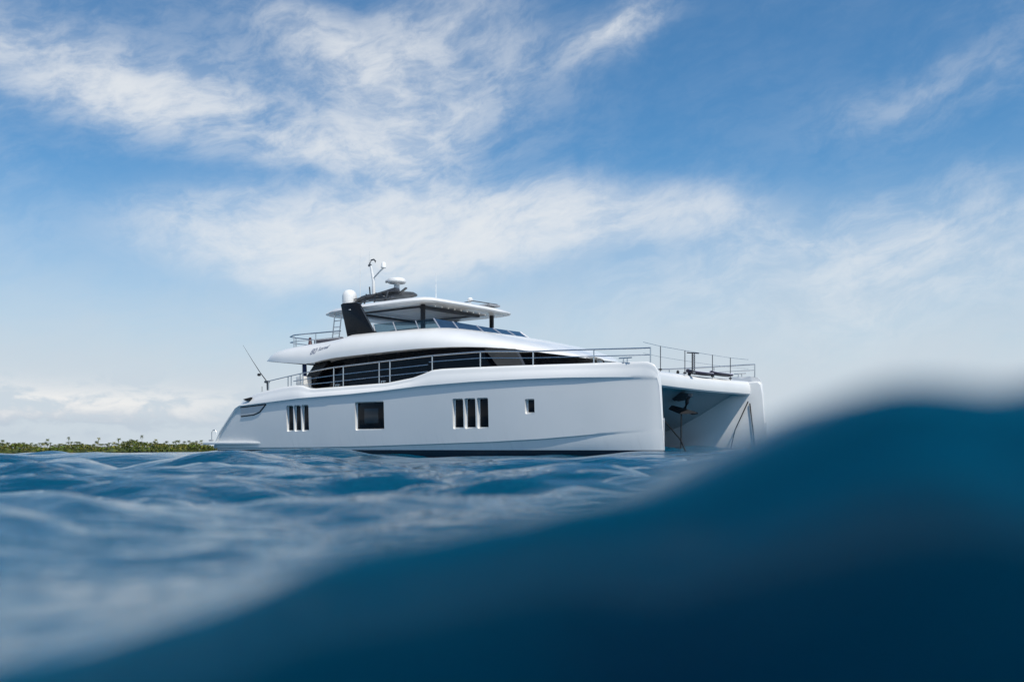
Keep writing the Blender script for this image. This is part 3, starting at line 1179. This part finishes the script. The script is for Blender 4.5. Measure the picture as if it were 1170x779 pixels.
# ---- hardtop
def hardtop():
    def outline(s, z, dv=0.0):
        pts = []
        side = [(-17.75, 1.65), (-17.5, 2.2), (-16.7, 2.62), (-15.5, 2.80), (-14, 2.90), (-12.6, 2.92), (-11.6, 2.90), (-11.15, 2.78), (-10.93, 2.5), (-10.86, 1.6), (-10.82, 0.8)]
        for u, v in side:
            pts.append((-14.0 + (u + 14.0) * s + dv, -v * s, z))
        for u, v in side[::-1]:
            pts.append((-14.0 + (u + 14.0) * s + dv, v * s, z))
        return pts
    rings = [outline(0.70, 6.10), outline(0.72, 6.02), outline(0.95, 6.0), outline(0.985, 6.02), outline(1.0, 6.075), outline(0.985, 6.14), outline(0.94, 6.22), outline(0.85, 6.28), outline(0.55, 6.35), outline(0.15, 6.37)]
    o = MB().loft(rings).build('hardtop', M['gel'], yacht, smooth=35)
    # dark recessed ceiling frame and lamps on the underside
    MB().box((-14.05, 0, 6.085), (3.2, 3.1, 0.03), bev=0.008).build('ceiling_panel', M['white'], o)
    fr = MB()
    for c, s in (((-15.9, 0, 6.0), (0.22, 3.6, 0.10)), ((-12.2, 0, 5.99), (0.22, 3.6, 0.12)), ((-14.05, 1.75, 6.01), (3.5, 0.12, 0.06)), ((-14.05, -1.75, 6.01), (3.5, 0.12, 0.06))):
        fr.box(c, s, bev=0.02)
    fr.build('roof_beam', M['darksteel'], o)
    for k in range(9):
        MB().lathe((-11.62, -1.6 + 0.4 * k, 5.985), [(0.026, 0.02), (0.024, -0.008), (0.012, -0.014)], 8).build('downlight', M['led'], o)
    hat = MB()
    hat.box((-11.5, 1.7, 6.36), (0.7, 0.7, 0.09), bev=0.03)
    hat.build('roof_hatch', M['grey'], o)
    sl_ = MB()
    sl_.lathe((-11.75, 0.75, 6.37), [(0.05, 0), (0.05, 0.1), (0.11, 0.13), (0.12, 0.2), (0.07, 0.26)], 12)
    sl_.build('search_light', M['white'], o)
    MB().tube([(-11.9, 0.35, 6.36), (-11.35, 0.4, 6.42), (-11.2, 1.9, 6.42), (-11.7, 2.0, 6.36)], 0.022, 6).build('hand_rail', M['darksteel'], o)
    return o


hardtop()
for sg in (-1, 1):
    p = MB()
    p.prism([(-15.62, 6.24), (-15.5, 6.29), (-14.72, 6.27), (-14.55, 6.2), (-13.78, 5.1), (-13.40, 4.83), (-15.22, 4.86)], 1, sg * 2.93, sg * 3.06, bev=0.03)
    po = p.build('roof_pillar', M['black'], yacht)
    MB().prism([(-14.42, 6.02), (-14.36, 6.02), (-13.62, 5.0), (-13.70, 5.0)], 1, sg * 3.05, sg * 3.068).build('pillar_trim', M['darksteel'], po)
    MB().box((-15.05, sg * 3.066, 5.98), (0.11, 0.02, 0.03), bev=0.006).build('pillar_lamp', M['white'], po)
    fp = MB()
    fp.box((-11.75, sg * 2.2, 5.42), (0.17, 0.13, 1.24), bev=0.03)
    fp.build('roof_post', M['matt'], yacht)

# ---- roof gear
rad_arch = MB()
for sg in (-1, 1):
    rad_arch.tube([(-16.9, sg * 0.95, 6.3), (-16.6, sg * 0.9, 6.75), (-16.2, sg * 0.85, 6.95)], 0.07, 8)
    rad_arch.tube([(-14.9, sg * 0.95, 6.3), (-15.2, sg * 0.9, 6.75), (-15.4, sg * 0.85, 6.95)], 0.07, 8)
rad_arch.loft([[(u, v * k, z + dz) for u, v in ((-17.1, -0.9), (-16.6, -1.25), (-15.3, -1.25), (-14.6, -0.9), (-14.35, 0), (-14.6, .9), (-15.3, 1.25), (-16.6, 1.25), (-17.1, .9))] for k, z, dz in ((0.5, 6.9, 0), (0.6, 6.93, 0.02), (0.6, 6.97, 0.03), (0.54, 7.0, 0.03))])
rad_arch.box((-15.0, -0.75, 7.04), (0.75, 0.35, 0.10), rot=(0, -0.2, 0.2), bev=0.03)
rad_arch.box((-16.4, -1.0, 6.75), (1.5, 0.3, 0.09), rot=(0, -0.12, 0.1), bev=0.03)
rad_arch.box((-15.1, -1.05, 6.72), (1.3, 0.22, 0.08), rot=(0, 0.05, -0.1), bev=0.03)
rad_arch.box((-14.45, -0.55, 7.02), (0.5, 0.12, 0.06), rot=(0, -0.45, 0), bev=0.02)
rad_arch.box((-15.7, -1.25, 6.86), (1.9, 0.16, 0.05), rot=(0.3, -0.10, 0.04), bev=0.02)
rad_arch.box((-15.3, -1.32, 6.60), (2.1, 0.14, 0.05), rot=(0.2, -0.02, -0.03), bev=0.02)
rad_arch.tube([(-17.1, -1.1, 6.62), (-16.3, -1.2, 6.78), (-15.0, -1.15, 6.95), (-14.3, -0.9, 6.98)], 0.045, 6)
for u_ in (-16.9, -16.1, -15.5, -14.8):
    rad_arch.tube([(u_, -1.28, 6.3), (u_ + 0.1, -1.2, 6.95)], 0.035, 6)
arch = rad_arch.build('radar_platform', M['darksteel'], yacht)
mast = MB()
mast.tube([(-16.2, -0.55, 6.95), (-16.22, -0.55, 7.6), (-16.38, -0.55, 8.3)], [0.085, 0.07, 0.055], 10)
mast.tube([(-16.22, -0.55, 7.75), (-15.85, -0.55, 8.0), (-15.62, -0.55, 8.12)], 0.035, 8)
mo = mast.build('mast', M['white'], yacht)
MB().lathe((-15.6, -0.55, 8.12), [(0.05, 0), (0.12, 0.01), (0.125, 0.06), (0.115, 0.08), (0.10, 0.22), (0.06, 0.26)], 14).build('sensor', M['white'], mo)
h = MB()
h.tube([(-16.38, -0.55, 8.25), (-16.46, -0.55, 8.42), (-16.36, -0.55, 8.56), (-16.2, -0.55, 8.57), (-16.1, -0.55, 8.48), (-16.12, -0.55, 8.42)], 0.035, 8)
h.box((-16.45, -0.55, 8.33), (0.12, 0.12, 0.10), bev=0.02)
h.build('mast_lamp', M['darksteel'], mo)
MB().tube([(-16.28, -0.7, 7.0), (-16.3, -0.72, 7.35)], 0.03, 6).build('horn', M['matt'], mo)
ra = MB()
ra.lathe((-15.0, -0.35, 7.03), [(0.20, 0), (0.2, 0.05), (0.13, 0.1), (0.12, 0.32), (0.16, 0.38)], 14)
ro = ra.build('radar', M['white'], yacht)
MB().lathe((-15.0, -0.35, 7.40), [(0.14, 0), (0.36, 0.02), (0.41, 0.07), (0.41, 0.15), (0.36, 0.22), (0.2, 0.24)], 22).build('radome', M['white'], ro)
MB().box((-15.33, -0.62, 7.5), (0.28, 0.10, 0.09), rot=(0, 0, -0.6), bev=0.02).build('radar_label_band', M['grey'], ro)
dm = MB()
dm.lathe((-17.0, -1.25, 6.15), [(0.2, 0), (0.24, 0.35), (0.30, 0.42), (0.325, 0.55), (0.325, 0.78), (0.29, 0.92), (0.2, 1.03), (0.08, 1.07)], 24)
dm.build('satellite_dome', M['white'], yacht)
for (u, v, z0, z1, tilt) in ((-16.75, -0.85, 6.3, 8.95, 0), (-16.47, -0.55, 8.45, 9.25, -0.03), (-11.95, -1.2, 6.3, 7.5, 0)):
    MB().tube([(u, v, z0), (u, v, z0 + 0.3), (u + tilt, v, z1)], [0.022, 0.016, 0.007], 6).build('whip_antenna', M['white'], yacht)

# ---- ladder from flybridge to hardtop
ld = MB()
lad0 = ((-17.0, -2.25, 4.4), (-16.5, -2.05, 6.05))
for dv in (0.0, 0.42):
    ld.tube([(-17.05 + dv * 1.0, -2.3, 4.4), (-16.85 + dv * 1.0, -2.25, 6.03)], 0.028, 6)
lo = ld.build('roof_ladder', M['steel'], yacht)
for k in range(6):
    z = 4.65 + 0.27 * k
    s = (z - 4.4) / 1.63
    MB().tube([(-17.05 + 0.2 * s, -2.3 + 0.05 * s, z), (-16.63 + 0.2 * s, -2.3 + 0.05 * s, z)], 0.02, 6).build('rung', M['steel'], lo)


# ---- guard rails
def rail(tops, posts, mids, mat_='steel', r=0.024, base=None, name='guard_rail'):
    """tops: polyline of the top tube; posts: list of (point on top, point at the base); mids: offsets of lower tubes (fraction of height)"""
    mb = MB()
    mb.tube(tops, r, 8)
    for poly in mids:
        mb.tube(poly, r * 0.72, 6)
    o = mb.build(name, M[mat_], yacht)
    for a, b in posts:
        MB().tube([a, b], r * 0.95, 8).build('stanchion', M[mat_], o)
    return o


for sg in (-1, 1):
    TU = [-18.05, -17.0, -15.9, -14.08, -11.47, -8.9, -6.52, -4.52, -2.24, -0.35]
    TZ = [3.05, 3.16, 3.27, 3.41, 3.50, 3.58, 3.60, 3.50, 3.46, 3.43]

    def rv(u):
        return sg * (v_out(u) - 0.27 if u < -1.5 else max(v_out(u) - 0.27, 3.98))

    def rt(u, dz=0.0):
        return (u, rv(u), interp(u, TU, TZ) + dz)

    def dz(u):
        return interp(u, WD_U, WD_W)
    grid = np.linspace(-18.05, -0.35, 50)
    top = [rt(u) for u in grid]
    mids = []
    for f in (0.40, 0.72):
        mids.append([(u, rv(u), interp(u, TU, TZ) - f * min(0.78, interp(u, TU, TZ) - 2.62)) for u in np.linspace(-16.4, -8.95, 22)])
    mids.append([(u, rv(u), interp(u, TU, TZ) - 0.22) for u in np.linspace(-8.9, -0.35, 22)])
    posts = []
    for u in (-18.03, -16.75, -16.55, -15.98, -15.8, -13.92, -13.38, -11.42, -10.86, -8.74, -6.55, -4.42, -2.24, -0.36):
        posts.append((rt(u), (u, rv(u), dz(u) - 0.02)))
    gr = rail(top, posts, mids)
    for u in (-13.7, -11.2):
        MB().box((u, rv(u), dz(u) + 0.07), (0.24, 0.05, 0.03), bev=0.01).tube([(u - 0.1, rv(u), dz(u) + 0.06), (u - 0.1, rv(u), dz(u) - 0.01)], 0.02, 6).tube([(u + 0.03, rv(u), dz(u) + 0.06), (u + 0.03, rv(u), dz(u) - 0.01)], 0.02, 6).build('cleat', M['steel'], yacht)
    # bow cleat
    u = -1.1
    cl = MB()
    cl.tube([(u - 0.24, sg * 4.28, 3.13), (u + 0.24, sg * 4.28, 3.13)], 0.02, 6)
    cl.tube([(u - 0.07, sg * 4.28, 3.13), (u - 0.07, sg * 4.28, 2.98)], 0.02, 6)
    cl.tube([(u + 0.07, sg * 4.28, 3.13), (u + 0.07, sg * 4.28, 2.98)], 0.02, 6)
    cl.build('bow_cleat', M['steel'], yacht)

# wires across the bow
pv = [-3.98, -2.75, -0.95, 1.15, 2.55, 3.98]
pu = lambda v: -0.62 - 0.12 * (1 - (v / 4) ** 2)
bw_ = MB()
for dz_, rr in ((0.80, 0.007), (0.45, 0.005)):
    bw_.tube([(pu(v), v, 2.80 + dz_ + (0.03 if abs(v) > 3.9 else 0)) for v in pv], rr, 5)
wo = bw_.build('bow_wire', M['steel'], yacht)
for v in pv[1:-1]:
    MB().tube([(pu(v), v, 2.78), (pu(v), v, 3.61)], 0.015, 8).build('stanchion', M['darksteel'], wo)
    MB().box((pu(v), v, 2.84), (0.09, 0.09, 0.05), bev=0.015).build('stanchion_foot', M['matt'], wo)

# folding bow ladder standing upright on the front beam
bl = MB()
for dv in (-0.075, 0.075):
    bl.tube([(-0.62, -0.55 + dv, 2.8), (-0.62, -0.55 + dv, 3.52)], 0.022, 6)
bl.tube([(-0.62, -1.0, 3.52), (-0.62, -0.15, 3.56)], 0.022, 6)
blo = bl.build('bow_ladder', M['matt'], yacht)
for k in range(9):
    MB().box((-0.6, -0.55, 2.86 + 0.075 * k), (0.05, 0.15, 0.035), bev=0.008).build('step', M['grey'], blo)
for k, (v, s) in enumerate(((-1.05, 0.05), (-0.2, 0.06))):
    MB().lathe((-0.95, v, 2.80), [(s * .7, 0), (s, 0.03), (s, 0.09), (s * .5, 0.13)], 10).build('deck_fitting', M['matt'], yacht)

# ---- flybridge aft rail, sofas, helm
fr = MB()
pl = [(-15.2, -3.45), (-16.6, -3.55), (-17.9, -3.62), (-18.35, -3.45), (-18.5, -3.0), (-18.5, 0), (-18.5, 3.0), (-18.35, 3.45), (-17.9, 3.62), (-16.6, 3.55), (-15.2, 3.45)]
fr.tube([(u, v, 5.08 if u > -18.2 else 5.05) for u, v in pl], 0.026, 8)
fr.tube([(u, v, 4.80) for u, v in pl], 0.018, 6)
fo = fr.build('flybridge_rail', M['steel'], yacht)
for (u, v) in ((-16.6, -3.55), (-17.9, -3.62), (-18.5, -3.0), (-18.5, -1.5), (-18.5, 0), (-18.5, 1.5), (-18.5, 3.0), (-17.9, 3.62), (-16.6, 3.55)):
    MB().tube([(u, v, 5.06), (u, v, 4.1)], 0.024, 8).build('stanchion', M['steel'], fo)
for sg in (-1, 1):
    sf = MB()
    sf.box((-16.1, sg * 3.05, 4.45), (1.7, 0.55, 0.5), bev=0.06)
    sf.box((-16.1, sg * 3.28, 4.72), (1.7, 0.14, 0.28), bev=0.05)
    sf.build('sofa', M['fabric'], yacht)
    s2 = MB()
    s2.box((-12.6, sg * 2.0, 4.5), (1.6, 0.7, 0.5), bev=0.08)
    s2.box((-12.6, sg * 2.35, 4.85), (1.6, 0.16, 0.45), bev=0.06)
    s2.build('lounge_seat', M['cream'], yacht)
hm = MB()
hm.box((-11.2, -0.3, 4.62), (0.7, 1.6, 1.1), rot=(0, 0.12, 0), bev=0.1)
hm.build('helm_console', M['cream'], yacht)
hs = MB()
hs.box((-12.1, -0.3, 4.55), (0.5, 0.55, 0.14), bev=0.05).box((-12.33, -0.3, 4.95), (0.12, 0.55, 0.7), bev=0.05).tube([(-12.1, -.3, 4.02), (-12.1, -.3, 4.5)], 0.06, 8)
hs.build('helm_seat', M['cream'], yacht)
cn = MB()
cn.lathe((-17.35, -3.2, 4.02), [(0.22, 0), (0.22, 0.5), (0.09, 0.62), (0.05, 0.95)], 12)
cn.build('side_table', M['red'], yacht)

# ---- swim platforms and their hand rails, stern lockers
for sg in (-1, 1):
    sp_ = MB()
    sp_.prism([(-22.42, sg * 2.75), (-22.42, sg * 4.95), (-22.3, sg * 5.05), (-20.5, sg * 5.13), (-19.0, sg * 5.10), (-18.15, sg * 4.98), (-18.15, sg * 4.7), (-21.3, sg * 4.6), (-21.3, sg * 2.75)], 2, 0.42, 0.52, bev=0.025)
    spo = sp_.build('swim_platform', M['gel'], yacht)
    hr = MB()
    hr.tube([(-21.95, sg * 4.85, 0.56), (-21.95, sg * 4.85, 0.95), (-21.85, sg * 4.85, 1.05), (-21.7, sg * 4.85, 1.06), (-21.62, sg * 4.85, 0.98), (-21.6, sg * 4.85, 0.86)], 0.02, 8)
    hr.build('hand_rail', M['steel'], spo)
    MB().box((-22.2, sg * 4.7, 0.60), (0.18, 0.14, 0.06), bev=0.02).build('shore_socket', M['grey'], spo)
    cb = MB()
    cb.box((-16.42, sg * 4.35, 2.98), (0.42, 0.5, 0.46), bev=0.05)
    cb.build('quarter_box', M['gel'], yacht)
    pt = MB()
    pt.tube([(-18.1, sg * 4.85, 2.68), (-18.12, sg * 4.85, 3.02)], 0.045, 8)
    pt.box((-18.15, sg * 4.85, 3.03), (0.22, 0.14, 0.1), bev=0.03)
    pt.build('rod_holder', M['darksteel'], yacht)
    MB().tube([(-18.6, sg * 4.75, 2.58), (-18.6, sg * 4.75, 2.86)], 0.012, 6).build('stern_pin', M['darksteel'], yacht)
MB().box((-21.4, 0, 0.50), (2.0, 5.3, 0.12), bev=0.03).build('tender_platform', M['deckgrey'], yacht)
# aft cockpit bulkhead and centre sofa behind the saloon
MB().box((-17.6, 0, 2.72), (0.9, 4.6, 0.55), bev=0.08).build('cockpit_sofa', M['cream'], yacht)

# anchor bracket under the front beam
br = MB()
br.box((-1.35, -0.05, 2.16), (0.75, 0.34, 0.12), rot=(0, 0.12, 0), bev=0.03)
br.prism([(-1.75, 2.12), (-1.0, 2.14), (-1.1, 1.98), (-1.55, 1.92)], 1, -0.2, -0.16)
br.prism([(-1.75, 2.12), (-1.0, 2.14), (-1.1, 1.98), (-1.55, 1.92)], 1, 0.06, 0.10)
br.lathe((-1.02, -0.05, 2.1), [(0.05, -0.06), (0.09, -0.04), (0.09, 0.04), (0.05, 0.06)], 10)
br.build('anchor_roller', M['darksteel'], yacht)


# ------------------------------------------------------------------ things resting on or hanging from the yacht
def loose(name, label, cat, group=None):
    o = on_yacht(name)
    return tag(o, label, cat, group)


an = loose('anchor', 'dark steel anchor hanging under the front beam between the hulls', 'anchor')
sh = MB()
sh.tube([(-1.1, -0.05, 2.12), (-1.12, -0.05, 1.85), (-1.22, -0.05, 1.62)], [0.05, 0.07, 0.08], 8)
sh.build('shank', M['matt'], an)
flk = MB()
for sg in (-1, 1):
    vs = [(-1.22, -0.05, 1.66), (-1.7, -0.05 + sg * 0.06, 1.78), (-1.62, -0.05 + sg * 0.42, 1.66), (-1.15, -0.05 + sg * 0.45, 1.48), (-0.72, -0.05 + sg * 0.05, 1.5),
          (-1.22, -0.05, 1.60), (-1.7, -0.05 + sg * 0.06, 1.73), (-1.62, -0.05 + sg * 0.42, 1.62), (-1.15, -0.05 + sg * 0.45, 1.44), (-0.72, -0.05 + sg * 0.05, 1.46)]
    flk.add(vs, [(0, 1, 2, 3, 4), (5, 6, 7, 8, 9), (0, 1, 6, 5), (1, 2, 7, 6), (2, 3, 8, 7), (3, 4, 9, 8), (4, 0, 5, 9)])
flk.build('fluke', M['matt'], an, smooth=0)

for nm, pts, lab in (
        ('mooring_line', [(-1.15, -0.42, 1.55), (-1.16, -0.42, 0.9), (-1.18, -0.42, -0.3)], 'thin dark rope hanging straight down beneath the anchor'),
        ('mooring_line', [(-0.75, -3.55, 1.80), (-0.1, -2.5, 0.55), (0.1, -2.2, -0.15)], 'dark mooring rope slanting down beside the near hull'),
        ('mooring_line', [(-0.46, 3.60, 2.02), (-0.85, 3.3, 0.95), (-1.1, 3.15, -0.3)], 'dark mooring rope slanting aft from the far bow to the water'),
        ('mooring_line', [(-0.42, 3.66, 1.95), (-0.30, 3.70, 0.85), (-0.22, 3.75, -0.3)], 'dark mooring rope dropping almost straight from the far bow')):
    ml = MB().tube(pts, 0.022, 6).build(nm, M['rope'])
    ml.matrix_world = myacht
    tag(ml, lab, 'rope', 'mooring ropes under the bows')

# boards stowed across the front beam
for k, (v0, v1, u0, z, lab) in enumerate(((-0.55, 1.5, -0.84, 2.90, 'long dark board with silver top lying across the front beam, nearer the ladder'),
                                          (1.2, 2.9, -0.80, 2.905, 'second dark board on the front beam, nearer the far bow'))):
    pb = loose('paddle_board', lab, 'board', 'boards on the front beam')
    rb, rtp = [], []
    for t in np.linspace(0, 1, 15):
        w = 0.20 * (math.sin(math.pi * (0.04 + 0.92 * t))) ** 0.5
        v = v0 + (v1 - v0) * t
        ring = [(u0 + w * math.cos(a), v, z - 0.0 + 0.055 * math.sin(a) + (0.05 if k else 0) + 0.04 * (2 * t - 1) ** 4) for a in np.linspace(0, 2 * math.pi, 13)[:-1]]
        rb.append(ring)
        rtp.append([(u0 + w * 0.93 * math.cos(a), v, z + (0.05 if k else 0) + 0.038 + 0.03 * math.sin(a) + 0.04 * (2 * t - 1) ** 4) for a in np.linspace(0, 2 * math.pi, 13)[:-1]])
    MB().loft(rb).build('board_shell', M['board'], pb)
    MB().loft(rtp).build('deck_pad', M['boardtop'], pb)

rod = loose('fishing_rod', 'thin dark fishing rod leaning out from the stern rail', 'fishing rod')
MB().tube([(-18.08, -4.86, 2.98), (-18.55, -4.9, 3.45), (-19.0, -4.93, 3.95), (-19.62, -4.95, 4.65)], [0.022, 0.016, 0.010, 0.004], 6).build('rod', M['matt'], rod)
MB().lathe((-18.52, -4.97, 3.33), [(0.04, -0.05), (0.075, -0.03), (0.075, 0.04), (0.04, 0.06)], 10).build('reel', M['matt'], rod)

fl = loose('flag', 'small dark blue flag hanging under the flybridge overhang', 'flag')
MB().tube([(-17.36, -3.62, 3.85), (-17.36, -3.62, 3.2)], 0.012, 6).build('flag_pole', M['steel'], fl)
rings = []
for t in np.linspace(0, 1, 9):
    rings.append([(-17.36 + 0.02 + 0.26 * s * (1 - 0.25 * t) - 0.0, -3.62 + 0.05 * math.sin(6 * s + 2 * t) * s, 3.80 - 0.46 * t - 0.12 * s * t) for s in np.linspace(0, 1, 7)])
fm = MB()
fm.loft(rings, closed=False, cap=False)
fobj = fm.build('flag_cloth', M['navy'], fl, smooth=60)
sm_ = fobj.modifiers.new('thick', 'SOLIDIFY')
sm_.thickness = 0.008
